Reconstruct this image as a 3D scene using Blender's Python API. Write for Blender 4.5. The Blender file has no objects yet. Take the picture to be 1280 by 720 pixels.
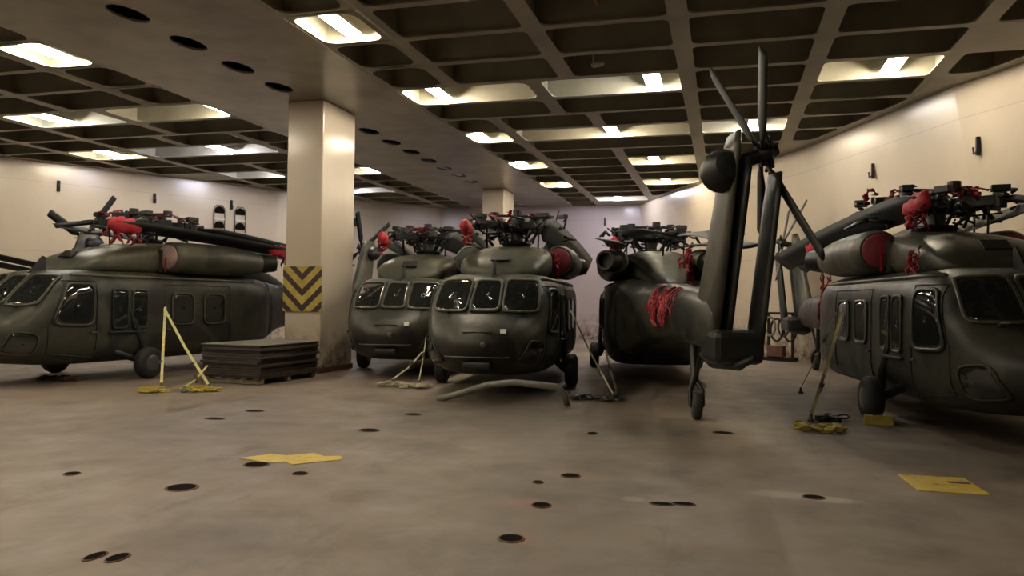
import bpy, bmesh, math, random
from mathutils import Vector, Matrix
random.seed(7)
D=bpy.data; scn=bpy.context.scene; COL=scn.collection
PI=math.pi
def R(a): return math.radians(a)

# ------------------------------------------------------------------ materials
def newmat(name):
    m=D.materials.new(name); m.use_nodes=True
    nt=m.node_tree; b=nt.nodes['Principled BSDF']
    return m,nt,b
def ramp(nt,fac,stops):
    r=nt.nodes.new('ShaderNodeValToRGB'); nt.links.new(fac,r.inputs[0])
    e=r.color_ramp.elements
    while len(e)<len(stops): e.new(.5)
    for i,(p,c) in enumerate(stops):
        e[i].position=p; e[i].color=(c[0],c[1],c[2],1)
    return r.outputs[0]
def noise(nt,vec,scale,detail=4,rough=.55,dist=0):
    n=nt.nodes.new('ShaderNodeTexNoise'); n.inputs['Scale'].default_value=scale
    n.inputs['Detail'].default_value=detail; n.inputs['Roughness'].default_value=rough
    n.inputs['Distortion'].default_value=dist
    if vec: nt.links.new(vec,n.inputs['Vector'])
    return n.outputs['Fac']
def coords(nt,kind='Object',scale=(1,1,1)):
    t=nt.nodes.new('ShaderNodeTexCoord'); m=nt.nodes.new('ShaderNodeMapping')
    m.inputs['Scale'].default_value=scale
    nt.links.new(t.outputs[kind],m.inputs['Vector']); return m.outputs[0]
def mix(nt,fac,a,b,mode='MIX'):
    n=nt.nodes.new('ShaderNodeMix'); n.data_type='RGBA'; n.blend_type=mode
    for s,v in ((n.inputs[0],fac),(n.inputs[6],a),(n.inputs[7],b)):
        if hasattr(v,'is_linked'): nt.links.new(v,s)
        elif isinstance(v,(int,float)): s.default_value=v
        else: s.default_value=(v[0],v[1],v[2],1)
    return n.outputs[2]
def mathn(nt,op,a,b=None,clamp=False):
    n=nt.nodes.new('ShaderNodeMath'); n.operation=op; n.use_clamp=clamp
    for i,v in enumerate((a,b)):
        if v is None: continue
        if hasattr(v,'is_linked'): nt.links.new(v,n.inputs[i])
        else: n.inputs[i].default_value=v
    return n.outputs[0]
def bump(nt,b,h,strength,dist=.02):
    n=nt.nodes.new('ShaderNodeBump'); n.inputs['Strength'].default_value=strength
    n.inputs['Distance'].default_value=dist
    nt.links.new(h,n.inputs['Height']); nt.links.new(n.outputs[0],b.inputs['Normal'])
def simple(name,col,rough=.5,metal=0,var=.15,scale=6,coat=0):
    m,nt,b=newmat(name); v=coords(nt)
    f=noise(nt,v,scale,5)
    lo=[c*(1-var) for c in col]; hi=[min(1,c*(1+var)) for c in col]
    nt.links.new(ramp(nt,f,[(.3,lo),(.7,hi)]),b.inputs['Base Color'])
    b.inputs['Roughness'].default_value=rough; b.inputs['Metallic'].default_value=metal
    b.inputs['Coat Weight'].default_value=coat; b.inputs['Coat Roughness'].default_value=.12
    return m
M={}
def drab(name,a,b_,c):
    m,nt,b=newmat(name); v=coords(nt)
    camo=noise(nt,v,.75,1.5,.4,.6)
    col=ramp(nt,camo,[(.44,a),(.47,b_),(.60,b_),(.63,c)])
    fine=noise(nt,v,9,6,.65)
    dirt=ramp(nt,fine,[(.3,(.72,.72,.72)),(.7,(1.2,1.18,1.12))])
    nt.links.new(mix(nt,1.0,col,dirt,'MULTIPLY'),b.inputs['Base Color'])
    r=ramp(nt,noise(nt,v,4,4),[(.3,(.36,)*3),(.7,(.54,)*3)])
    nt.links.new(r,b.inputs['Roughness'])
    b.inputs['Specular IOR Level'].default_value=.4
    # faint panel seams and dents
    bump(nt,b,noise(nt,v,3,3),.12,.05)
    return m
M['olive']=drab('olive_drab_paint',(.017,.020,.017),(.040,.040,.029),(.021,.018,.016))
M['olive_light']=drab('worn_olive_paint',(.048,.050,.036),(.070,.066,.046),(.036,.033,.026))
M['olive_dark']=drab('dark_olive_paint',(.010,.012,.011),(.014,.016,.014),(.010,.010,.009))
M['black']=simple('black_metal',(.013,.013,.014),.45,.1)
M['blade']=simple('rotor_blade_paint',(.012,.013,.012),.62,0,.25,3)
M['rubber']=simple('tyre_rubber',(.016,.016,.017),.75)
M['steel']=simple('bare_steel',(.32,.32,.30),.35,.8)
M['grey']=simple('grey_metal',(.10,.10,.09),.4,.4)
M['red']=simple('red_cover_fabric',(.36,.012,.022),.6,0,.3,5)
M['maroon']=simple('maroon_cover_fabric',(.20,.022,.035),.65,0,.3,6)
M['pink']=simple('faded_pink_cover',(.30,.20,.19),.6,0,.2,6)
M['yellow']=simple('yellow_paint',(.42,.33,.06),.55,0,.2,8)
M['strap']=simple('pale_yellow_webbing',(.50,.46,.20),.7,0,.2,14)
M['cream_strap']=simple('cream_webbing',(.42,.39,.27),.7,0,.2,14)
M['white']=simple('white_patch',(.6,.6,.55),.5)
M['wood']=simple('pallet_wood',(.20,.16,.11),.8,0,.3,10)
M['plates']=simple('dark_brown_dunnage',(.045,.034,.028),.55,0,.35,7)
M['pipe']=simple('grey_hose',(.16,.16,.135),.5)
M['hole']=simple('painted_hole_shade',(.006,.005,.004),.95)  # near-black colour stands in for the shade inside holes
M['hole'].node_tree.nodes['Principled BSDF'].inputs['Specular IOR Level'].default_value=.05
M['rust']=simple('rusty_rim',(.12,.06,.04),.7,.2,.3,12)
M['lamp_box']=simple('lamp_housing',(.5,.48,.42),.4)
def glass():
    m,nt,b=newmat('dark_cockpit_glass'); v=coords(nt)
    b.inputs['Base Color'].default_value=(.012,.014,.014,1)
    b.inputs['Roughness'].default_value=.07
    b.inputs['Specular IOR Level'].default_value=.8
    b.inputs['Coat Weight'].default_value=.6; b.inputs['Coat Roughness'].default_value=.05
    bump(nt,b,noise(nt,v,2.2,2),.18,.05)
    return m
M['glass']=glass()
def emit(name,col,s):
    m,nt,b=newmat(name); b.inputs['Base Color'].default_value=(1,1,1,1)
    b.inputs['Emission Color'].default_value=(*col,1); b.inputs['Emission Strength'].default_value=s
    return m
LS=95.0
M['tube_warm']=emit('warm_tube',(1,.86,.65),LS)
M['tube_neutral']=emit('neutral_tube',(1,.93,.82),LS)
M['tube_cool']=emit('cool_tube',(.88,.86,1),LS*1.1)

def wallmat(name,base,seam=2.4):
    m,nt,b=newmat(name); v=coords(nt)
    f=noise(nt,v,.45,5,.6)
    c1=ramp(nt,f,[(.3,[x*.93 for x in base]),(.7,[min(1,x*1.06) for x in base])])
    # drips and grime, stretched vertically
    v2=coords(nt,'Object',(1.2,1.2,.12)); g=noise(nt,v2,3.0,6,.7)
    c2=mix(nt,ramp(nt,g,[(.5,(0,0,0)),(1,(.22,)*3)]),c1,[x*.68 for x in base])
    # rust splashes low down on the plating
    sep=nt.nodes.new('ShaderNodeSeparateXYZ'); t=nt.nodes.new('ShaderNodeTexCoord')
    nt.links.new(t.outputs['Object'],sep.inputs[0])
    low=mathn(nt,'SUBTRACT',1.25,sep.outputs[2]); low=mathn(nt,'MULTIPLY',low,.9,True)
    rn=noise(nt,v,2.6,6,.7); rn=mathn(nt,'SUBTRACT',rn,.40); rn=mathn(nt,'MULTIPLY',rn,5,True)
    c3=mix(nt,mathn(nt,'MULTIPLY',low,rn,True),c2,(.10,.055,.035))
    # horizontal weld seams
    w=mathn(nt,'FRACT',mathn(nt,'DIVIDE',mathn(nt,'ADD',sep.outputs[2],.35),seam))
    w=mathn(nt,'ABSOLUTE',mathn(nt,'SUBTRACT',w,.5)); line=mathn(nt,'LESS_THAN',w,.004)
    c4=mix(nt,mathn(nt,'MULTIPLY',line,.35),c3,[x*.5 for x in base])
    nt.links.new(c4,b.inputs['Base Color'])
    nt.links.new(ramp(nt,noise(nt,v,1.3,3),[(.2,(.19,)*3),(.8,(.27,)*3)]),b.inputs['Roughness'])
    bump(nt,b,noise(nt,v,.6,1,.4),.3,.05)
    return m
M['wall']=wallmat('cream_steel_wall',(.50,.43,.335))
M['wall_cool']=wallmat('cool_lit_steel_wall',(.47,.41,.43))  # lilac cast of the cooler far light put into the wall colour
M['pillar']=wallmat('cream_pillar_paint',(.52,.455,.37),60)
def ceilmat(name,base,rough):
    m,nt,b=newmat(name); v=coords(nt)
    c=ramp(nt,noise(nt,v,.9,5,.6),[(.3,[x*.75 for x in base]),(.7,[x*1.15 for x in base])])
    nt.links.new(c,b.inputs['Base Color']); b.inputs['Roughness'].default_value=rough
    bump(nt,b,noise(nt,v,.8,2,.4),.12,.06)
    return m
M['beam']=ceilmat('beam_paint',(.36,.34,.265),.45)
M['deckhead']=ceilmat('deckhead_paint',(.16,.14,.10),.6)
M['girder']=ceilmat('girder_paint',(.33,.30,.24),.27)

def floormat():
    m,nt,b=newmat('worn_deck_paint'); v=coords(nt)
    big=noise(nt,v,.16,3,.5)
    c=ramp(nt,big,[(.36,(.150,.122,.098)),(.5,(.195,.160,.130)),(.64,(.245,.198,.170))])
    mid=ramp(nt,noise(nt,v,1.1,7,.68,.5),[(.30,(.66,.64,.60)),(.5,(1,1,1)),(.72,(1.25,1.22,1.18))])
    c=mix(nt,1.0,c,mid,'MULTIPLY')
    # tyre scuffs: long streaks
    v2=coords(nt,'Object',(1.6,.22,1)); s=noise(nt,v2,2.0,5,.7)
    c=mix(nt,ramp(nt,s,[(.56,(0,0,0)),(.74,(.5,)*3)]),c,(.07,.058,.045))
    v3=coords(nt,'Object',(.25,1.5,1)); s=noise(nt,v3,1.4,5,.7)
    c=mix(nt,ramp(nt,s,[(.6,(0,0,0)),(.8,(.35,)*3)]),c,(.27,.22,.17))
    t=nt.nodes.new('ShaderNodeTexCoord'); sep=nt.nodes.new('ShaderNodeSeparateXYZ'); nt.links.new(t.outputs['Object'],sep.inputs[0])
    wob=noise(nt,v,3.0,5,.7); wob=mathn(nt,'MULTIPLY',mathn(nt,'SUBTRACT',wob,.5),.55)
    def spot(x,y,r,col,k,sx=1.0):
        nonlocal c
        dx=mathn(nt,'MULTIPLY',mathn(nt,'SUBTRACT',sep.outputs[0],x),sx); dy=mathn(nt,'SUBTRACT',sep.outputs[1],y)
        d=mathn(nt,'SQRT',mathn(nt,'ADD',mathn(nt,'MULTIPLY',dx,dx),mathn(nt,'MULTIPLY',dy,dy)))
        d=mathn(nt,'ADD',d,mathn(nt,'MULTIPLY',wob,min(1.5,r*1.6)))
        f=mathn(nt,'MULTIPLY',mathn(nt,'DIVIDE',mathn(nt,'SUBTRACT',r,d),r*.6),k,True)
        f=mathn(nt,'MINIMUM',f,k)
        c=mix(nt,f,c,col)
    # reddish primer showing round the lashing sockets
    spot(-1.39,5.33,.16,(.29,.15,.115),.7); spot(-1.58,6.33,.22,(.28,.16,.13),.6,.6); spot(-1.38,7.5,.22,(.33,.16,.12),.45,.6)
    spot(-.75,6.75,.12,(.36,.30,.24),.6); spot(.55,7.35,.18,(.5,.46,.4),.5,.45); spot(.93,7.3,.14,(.5,.46,.4),.6,.5)
    spot(.15,11.3,.9,(.42,.35,.25),.45,.7); spot(0.2,10.2,.5,(.40,.34,.25),.4); spot(2.2,10.4,.35,(.36,.31,.25),.6,.6)
    spot(-.05,7.0,.55,(.28,.235,.19),.5,1.9); spot(-.1,8.4,.6,(.28,.235,.19),.45,1.9)
    spot(-3.5,4.6,.55,(.11,.08,.065),.55,.7)
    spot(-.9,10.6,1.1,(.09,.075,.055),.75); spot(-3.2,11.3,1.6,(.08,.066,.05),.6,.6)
    nt.links.new(c,b.inputs['Base Color'])
    nt.links.new(ramp(nt,noise(nt,v,1.7,5,.6),[(.3,(.42,)*3),(.7,(.68,)*3)]),b.inputs['Roughness'])
    bump(nt,b,noise(nt,v,1.6,5,.6),.25,.03)
    return m
M['floor']=floormat()

# ------------------------------------------------------------------ object helpers
def tag(o,label=None,cat=None,group=None,kind=None):
    if label: o['label']=label
    if cat: o['category']=cat
    if group: o['group']=group
    if kind: o['kind']=kind
    return o
def empty(name,loc=(0,0,0),rz=0,label=None,cat=None,group=None):
    o=D.objects.new(name,None); o.location=loc; o.rotation_euler=(0,0,rz); o.empty_display_size=.2
    COL.objects.link(o); return tag(o,label,cat,group)
class MB:
    def __init__(s): s.v=[]; s.f=[]; s.mi=[]; s.cur=0
    def add(s,vs,fs):
        n=len(s.v); s.v+= [tuple(p) for p in vs]; s.f+=[tuple(i+n for i in f) for f in fs]; s.mi+=[s.cur]*len(fs); return s
    def box(s,c,d,rz=0,ry=0,rx=0):
        m=Matrix.Rotation(rz,3,'Z')@Matrix.Rotation(ry,3,'Y')@Matrix.Rotation(rx,3,'X'); c=Vector(c)
        vs=[c+m@Vector((x*d[0]/2,y*d[1]/2,z*d[2]/2)) for x in(-1,1) for y in(-1,1) for z in(-1,1)]
        return s.add(vs,[(0,1,3,2),(4,6,7,5),(0,4,5,1),(2,3,7,6),(0,2,6,4),(1,5,7,3)])
    def tube(s,pts,r,n=10,cap=True,flat=1.0,up=None):
        pts=[Vector(p) for p in pts]; rs=r if isinstance(r,(list,tuple)) else [r]*len(pts)
        vs=[];k=len(pts); prev=None
        for i,p in enumerate(pts):
            t=(pts[min(i+1,k-1)]-pts[max(i-1,0)])
            if t.length<1e-9: t=Vector((0,0,1))
            t.normalize()
            if prev is None:
                a=Vector(up) if up else (Vector((0,0,1)) if abs(t.z)<.9 else Vector((1,0,0)))
            else: a=prev
            a=(a-t*a.dot(t)); a.normalize(); prev=a; b=t.cross(a)
            for j in range(n):
                th=2*PI*j/n; vs.append(p+(b*math.cos(th)+a*math.sin(th)*flat)*rs[i])
        fs=[]
        for i in range(k-1):
            for j in range(n):
                j2=(j+1)%n; fs.append((i*n+j,i*n+j2,(i+1)*n+j2,(i+1)*n+j))
        if cap: fs.append(tuple(range(n))[::-1]); fs.append(tuple((k-1)*n+j for j in range(n)))
        return s.add(vs,fs)
    def lathe(s,c,axis,prof,n=28):
        # prof: list of (distance along axis, radius)
        ax=Vector(axis).normalized(); a=Vector((0,0,1)) if abs(ax.z)<.9 else Vector((1,0,0))
        a=(a-ax*a.dot(ax)).normalized(); b=ax.cross(a); c=Vector(c)
        vs=[]
        for (d,r) in prof:
            for j in range(n):
                th=2*PI*j/n; vs.append(c+ax*d+(a*math.cos(th)+b*math.sin(th))*r)
        fs=[]
        for i in range(len(prof)-1):
            for j in range(n):
                j2=(j+1)%n; fs.append((i*n+j,i*n+j2,(i+1)*n+j2,(i+1)*n+j))
        fs.append(tuple(range(n))[::-1]); fs.append(tuple((len(prof)-1)*n+j for j in range(n)))
        return s.add(vs,fs)
    def build(s,name,mat,parent=None,smooth=False,bevel=0,sub=0):
        me=D.meshes.new(name); me.from_pydata(s.v,[],s.f)
        mats=mat if isinstance(mat,(list,tuple)) else [mat]
        for m in mats: me.materials.append(m)
        for p,i in zip(me.polygons,s.mi): p.material_index=min(i,len(mats)-1)
        bm=bmesh.new(); bm.from_mesh(me); bmesh.ops.recalc_face_normals(bm,faces=bm.faces[:]); bm.to_mesh(me); bm.free()
        o=D.objects.new(name,me); COL.objects.link(o)
        if parent: o.parent=parent
        if smooth:
            for p in me.polygons: p.use_smooth=True
            if smooth!='all':
                md=o.modifiers.new('edges','EDGE_SPLIT'); md.split_angle=R(smooth if smooth is not True else 42)
        if bevel:
            md=o.modifiers.new('bevel','BEVEL'); md.width=bevel; md.segments=2; md.limit_method='ANGLE'; md.angle_limit=R(40)
        return o

# ------------------------------------------------------------------ helicopter body surface
ST=[ # x, z bottom, z top, half width, exponent
(4.27,.88,1.02,.10,2.0),(4.20,.74,1.16,.36,2.1),(4.05,.60,1.29,.62,2.3),(3.85,.50,1.40,.84,2.5),(3.62,.44,1.52,.98,2.9),
(3.35,.40,1.80,1.06,3.4),(3.05,.37,2.08,1.12,3.9),(2.80,.36,2.19,1.15,4.3),(2.4,.35,2.24,1.18,5.0),(1.0,.35,2.26,1.18,5.4),
(-2.2,.35,2.26,1.18,5.4),(-2.8,.44,2.24,1.12,4.6),(-3.3,.58,2.20,.96,3.8),(-4.1,.82,2.13,.70,3.0),(-5.5,1.00,2.05,.50,2.5),
(-7.2,1.12,1.98,.36,2.3),(-8.4,1.10,1.90,.26,2.2),(-9.2,1.12,1.80,.17,2.1),(-9.45,1.2,1.68,.06,2.0)]
def stat(x):
    if x>=ST[0][0]: return ST[0][1:]
    for a,b in zip(ST,ST[1:]):
        if b[0]<=x<=a[0]:
            t=(x-b[0])/(a[0]-b[0]); return tuple(b[i]+(a[i]-b[i])*t for i in range(1,5))
    return ST[-1][1:]
def sect(x,n=44):
    zb,zt,hw,e=stat(x); zc=(zb+zt)/2; hz=(zt-zb)/2; out=[]
    for j in range(n):
        th=2*PI*j/n; c,s=math.cos(th),math.sin(th)
        out.append((x,hw*math.copysign(abs(c)**(2/e),c),zc+hz*math.copysign(abs(s)**(2/e),s)))
    return out
def loft(mb,xs,f=sect,n=44):
    vs=[];fs=[]
    for x in xs: vs+=f(x)
    for i in range(len(xs)-1):
        for j in range(n):
            j2=(j+1)%n; fs.append((i*n+j,i*n+j2,(i+1)*n+j2,(i+1)*n+j))
    fs.append(tuple(range(n))); fs.append(tuple((len(xs)-1)*n+j for j in range(n)))
    mb.add(vs,fs); return mb
def side_y(x,z):
    zb,zt,hw,e=stat(x); zc=(zb+zt)/2; hz=(zt-zb)/2
    q=min(.999,abs((z-zc)/hz)); return hw*(1-q**e)**(1/e)
def inside(x,y,z):
    zb,zt,hw,e=stat(x); zc=(zb+zt)/2; hz=(zt-zb)/2
    return abs(y/hw)**e+abs((z-zc)/hz)**e<=1
def front_x(y,z):
    x=4.27
    while x>1.5 and not inside(x,y,z): x-=.01
    return x
def patch(quad,mode,off,side=1,n=36,rings=7,k=.42,r0=0,r1=1):
    """rounded four-cornered patch lying off the skin; quad = 4 corners in (x,z) for the side or (y,z) for the front"""
    mb=MB(); vs=[];fs=[]
    q=[Vector((a,b)) for a,b in quad]
    def P(u,v):
        u=(u+1)/2; v=(v+1)/2
        p=q[0]*(1-u)*(1-v)+q[1]*u*(1-v)+q[2]*u*v+q[3]*(1-u)*v
        if mode=='side': return (p.x, side*(side_y(p.x,p.y)+off), p.y)
        x=front_x(p.x,p.y); return (x+off, p.x*(1+off*.6), p.y+off*.7)
    for i in range(rings+1):
        r=r0+(r1-r0)*i/rings
        for j in range(n):
            th=2*PI*j/n; c,s=math.cos(th),math.sin(th)
            vs.append(P(r*math.copysign(abs(c)**k,c),r*math.copysign(abs(s)**k,s)))
    for i in range(rings):
        for j in range(n):
            j2=(j+1)%n; fs.append((i*n+j,i*n+j2,(i+1)*n+j2,(i+1)*n+j))
    mb.add(vs,fs); return mb
def window(name,quad,mode,parent,side=1,rim='olive_light',k=.42,rimw=.10):
    o=patch(quad,mode,.016,side,k=k,r0=.02).build(name,M['glass'],parent,'all')
    so=o.modifiers.new('thick','SOLIDIFY'); so.thickness=.01; so.offset=0
    f=patch(quad,mode,.022,side,k=k,r0=1.0-rimw*.25,r1=1+rimw,rings=2).build('window_frame',M[rim],o,'all')
    so=f.modifiers.new('thick','SOLIDIFY'); so.thickness=.022; so.offset=0
    return o

def wheel(name,c,r,w,parent):
    a=(0,1,0)
    t=MB().lathe((c[0],c[1]-w/2,c[2]),a,[(0,r*.55),(0.0,r*.80),(w*.12,r*.95),(w*.3,r),(w*.7,r),(w*.88,r*.95),(w,r*.80),(w,r*.55)],32).build(name,M['rubber'],parent,True)
    MB().lathe((c[0],c[1]-w/2-.008,c[2]),a,[(0,r*.2),(0.005,r*.5),(.02,r*.56),(w-.004,r*.56),(w+.011,r*.5),(w+.016,r*.2)],24).build('wheel_rim',M['grey'],t,True)
    return t

def rotor_blade_mesh(root,fold,end,droop,tl=65,chord=.52):
    """one folded main rotor blade: spar path from fold pin to tip"""
    root=Vector(root); fold=Vector(fold); end=Vector(end)
    pts=[];n=14
    for i in range(n+1):
        t=i/n; p=fold.lerp(end,t); p.z+=droop*(4*t*(1-t))
        pts.append(p)
    d=(end-fold).normalized(); side=d.cross(Vector((0,0,1))).normalized()
    mb=MB(); vs=[];fs=[]
    prof=[(-.5,0),(-.42,.055),(-.2,.085),(.1,.07),(.5,.008),(.1,-.055),(-.2,-.065),(-.42,-.045)]
    # blades stand pitched nose-down when folded
    tilt=R(tl if root.y>0 else 180-tl)
    upv=side.cross(d)
    m=len(prof)
    for i,p in enumerate(pts):
        c=chord*(.55 if i==0 else 1)
        for (a,b) in prof:
            u=a*c; w=b*c*.6
            vs.append(p+side*(u*math.cos(tilt)-w*math.sin(tilt))+upv*(u*math.sin(tilt)+w*math.cos(tilt)))
    for i in range(n):
        for j in range(m):
            j2=(j+1)%m; fs.append((i*m+j,i*m+j2,(i+1)*m+j2,(i+1)*m+j))
    fs.append(tuple(range(m))); fs.append(tuple(n*m+j for j in range(m)))
    mb.add(vs,fs); return mb,pts

def streamer(pts,w,name,parent,mat='red',seed=0):
    """crumpled hanging ribbon"""
    rnd=random.Random(seed); mb=MB(); n=12; vs=[];fs=[]
    P=[Vector(p) for p in pts]
    for i in range(n+1):
        t=i/n*(len(P)-1); k=min(int(t),len(P)-2); p=P[k].lerp(P[k+1],t-k)
        p=p+Vector((rnd.uniform(-.03,.03),rnd.uniform(-.03,.03),0))
        a=rnd.uniform(0,PI); d=Vector((math.cos(a),math.sin(a),rnd.uniform(-.3,.3)))*w/2
        vs+= [p-d,p+d]
    for i in range(n): fs.append((2*i,2*i+1,2*i+3,2*i+2))
    mb.add(vs,fs); o=mb.build(name,M[mat],parent,'all')
    so=o.modifiers.new('thick','SOLIDIFY'); so.thickness=.006
    return o

def helicopter(loc,rz,label,inlet='maroon',skin='olive',cowl='olive_light',cover='red',rot_ph=57,nets=(),drape=(),covers=(),tl=65,bz=2.90,inr=None,blades=None,seed=1,front=True):
    rnd=random.Random(seed)
    h=empty('helicopter',(loc[0],loc[1],0),rz,label,'helicopter','folded military helicopters parked in the hold')
    S=M[skin]
    xs=[4.27,4.24,4.2,4.13,4.05,3.95,3.85,3.74,3.62,3.5,3.35,3.2,3.05,2.92,2.8,2.6,2.4,2.0,1.5,1,.4,-.4,-1.2,-2,-2.2,-2.5,-2.8,-3.05]
    fu=loft(MB(),xs).build('fuselage',S,h,'all')
    loft(MB(),[-3.05,-3.3,-3.7,-4.1,-4.8,-5.5,-6.3,-7.2,-7.8,-8.4,-8.8,-9.2,-9.35,-9.45]).build('tail_cone',S,h,'all')
    # windscreen: three panes
    window('windscreen_pane',[(-.25,1.55),(.25,1.55),(.22,2.08),(-.22,2.08)],'front',fu,k=.3,rimw=.14)
    window('windscreen_pane',[(.33,1.53),(.93,1.53),(.88,2.08),(.31,2.10)],'front',fu,k=.3)
    window('windscreen_pane',[(-.93,1.53),(-.33,1.53),(-.31,2.10),(-.88,2.08)],'front',fu,k=.3)
    for s in (1,-1):
        window('cockpit_door_window',[(3.22,1.18),(2.42,1.15),(2.42,1.93),(2.92,1.93)],'side',fu,s,k=.35,rim=skin)
        window('gunner_window',[(1.98,1.08),(1.62,1.08),(1.62,1.84),(1.98,1.84)],'side',fu,s,k=.3,rim=skin)
        window('gunner_window',[(1.48,1.08),(1.12,1.08),(1.12,1.84),(1.48,1.84)],'side',fu,s,k=.3,rim=skin)
        window('cabin_window',[(.42,1.12),(-.2,1.12),(-.2,1.78),(.42,1.78)],'side',fu,s,k=.4)
        window('cabin_window',[(-.55,1.12),(-1.2,1.12),(-1.2,1.78),(-.55,1.78)],'side',fu,s,k=.4)
        # nose side window under the windscreen
        window('chin_window',[(3.95,.66),(3.5,.60),(3.45,.98),(3.85,1.05)],'side',fu,s,k=.5,rim=skin)
        # door seams, as raised edge strips
        for nm,(x0,x1,z0,z1) in (('cockpit_door',(3.28,2.3,.5,2.02)),('cabin_door',(.62,-1.4,.45,1.98))):
            mb=MB()
            def strip(xa,za,xb,zb,w=.018):
                n=8
                for i in range(n):
                    a=i/n;b=(i+1)/n
                    p0=(xa+(xb-xa)*a,za+(zb-za)*a); p1=(xa+(xb-xa)*b,za+(zb-za)*b)
                    mb.tube([(p0[0],s*(side_y(*p0)+.004),p0[1]),(p1[0],s*(side_y(*p1)+.004),p1[1])],w*.6,5,False)
            if nm=='cockpit_door':
                strip(3.28,.62,3.3,1.15); strip(3.3,1.15,2.95,2.0); strip(2.95,2.0,2.34,2.0); strip(2.34,2.0,2.34,.5); strip(2.34,.5,3.28,.62)
            else:
                strip(x0,z0,x0,z1); strip(x0,z1,x1,z1); strip(x1,z1,x1,z0); strip(x1,z0,x0,z0)
            d=mb.build(nm,M['olive_dark'],h,'all')
            hx=(x1+.12) if nm=='cockpit_door' else x0-.1
            MB().box((hx,s*(side_y(hx,1.0)+.02),1.0),(.12,.03,.03)).build('door_handle',M['grey'],d,bevel=.006)
        # roof side rail / drip strip
        MB().tube([(x,s*(side_y(x,2.12)+.015),2.12) for x in (2.75,2.3,1.5,.5,-.5,-1.5,-2.4)],.035,8).build('roof_rail',M[cowl],h,'all')
        # footstep and stub
        MB().box((1.62,s*1.21,.98),(.9,.05,.035)).build('side_step',M['olive_dark'],h,bevel=.01)
    # nose details
    MB().box((front_x(0,1.18)+.0,0,1.18),(.03,.5,.02)).build('nose_hinge',M['olive_dark'],h)
    MB().lathe((front_x(-.12,.98)-.03,.12,.98),(1,0,0),[(0,.055),(.06,.055),(.075,.03)],20).build('nose_lamp',M['grey'],h,True)
    MB().box((front_x(.42,1.2)+.012,.42,1.2),(.015,.11,.09),ry=R(-35)).build('white_marking',M['white'],h)
    x0=front_x(0,.78)
    MB().tube([(x0-.02,-.55,.77),(x0+.10,-.5,.77),(x0+.12,.0,.77),(x0+.10,.5,.77),(x0-.02,.55,.77)],.012,6).build('wire_guard',M['grey'],h,'all')
    MB().box((4.05,0,.62),(.35,.5,.14)).build('sensor_housing',M['black'],h,bevel=.05)
    for y in (.52,-.52):
        xb=front_x(y,1.56); xt=front_x(y*.8,1.98)
        MB().tube([(xb+.03,y,1.55),(xt+.03,y*.75,1.95)],.010,6).build('windscreen_wiper',M['black'],h)
        xr=front_x(y*1.3,1.5)
        MB().tube([(xr-.05,y*1.25,1.47),(xr+.12,y*1.25,1.53),(xr+.30,y*1.25,1.53)],[.02,.016,.01],8).build('pitot_tube',M['grey'],h,'all')
    wc=MB(); wc.add([(2.95,-.012,2.12),(2.55,-.012,2.2),(2.55,-.012,2.48),(2.62,-.012,2.5),(2.95,.012,2.12),(2.55,.012,2.2),(2.55,.012,2.48),(2.62,.012,2.5)],[(0,1,2,3),(4,7,6,5),(0,3,7,4),(3,2,6,7),(2,1,5,6),(0,4,5,1)])
    wc.build('wire_cutter',M['black'],h)
    # upper fairing over cabin
    CS=[(2.30,2.18,2.24,.55),(2.2,2.15,2.42,.74),(1.95,2.15,2.60,.84),(1.5,2.15,2.72,.88),(.8,2.15,2.86,.88),(.1,2.15,2.95,.84),(-1.2,2.15,2.95,.72),(-2.4,2.15,2.86,.60),(-3.4,2.1,2.62,.46),(-4.3,2.0,2.30,.32),(-4.9,1.9,2.12,.16)]
    def csec(i):
        x,zb,zt,hw=CS[i]; zc=(zb+zt)/2; hz=(zt-zb)/2; out=[]
        for j in range(44):
            th=2*PI*j/44;c,s=math.cos(th),math.sin(th)
            out.append((x,hw*math.copysign(abs(c)**(2/3.4),c),zc+hz*math.copysign(abs(s)**(2/3.4),s)))
        return out
    co=loft(MB(),list(range(len(CS))),csec).build('engine_fairing',M[cowl],h,'all')
    md=co.modifiers.new('s','SUBSURF'); md.levels=1; md.render_levels=1
    MB().box((2.05,.0,2.575),(.22,.36,.03),ry=R(38)).build('fairing_vent',M['black'],co,bevel=.008)
    for s in (1,-1):
        yc=s*.98
        na=MB().lathe((.36,yc,2.60),(-1,0,0),[(0,.20),(.0,.30),(.05,.335),(.4,.355),(1.2,.37),(2.1,.35),(2.7,.30),(3.05,.24),(3.05,.18)],32).build('engine_nacelle',M[cowl],h,True)
        cv=MB().lathe((.35,yc,2.60),(1,0,0),[(0,.27),(.05,.27),(.08,.23),(.085,.05)],32).build('intake_cover',M[inr if (s<0 and inr) else inlet],na,True)
        MB().lathe((.43,yc,2.60),(1,0,0),[(0,.05),(.02,.05),(.04,.02)],14).build('cover_knob',M['white'],cv) if False else None
        MB().box((.445,yc,2.42),(.01,.035,.30)).build('pull_tab',M['red'],na)
        MB().lathe((-2.55,yc+s*.02,2.60),(-1,s*.55,.05),[(0,.22),(.2,.24),(.48,.21),(.48,.16),(.3,.14)],24).build('exhaust_duct',M['black'],na,True)
        MB().box((.0,s*.72,2.5),(1.0,.35,.55)).build('nacelle_pylon',M['olive_dark'],na,bevel=.05)
    # rotor mast and head
    MB().lathe((0,0,2.90),(0,0,1),[(0,.30),(.10,.26),(.16,.15),(.42,.14),(.48,.20)],24).build('rotor_mast',M['grey'],h,True)
    hub=MB()
    hub.lathe((0,0,3.36),(0,0,1),[(0,.24),(.08,.34),(.20,.34),(.24,.26),(.30,.14),(.36,.12)],24)
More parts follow.
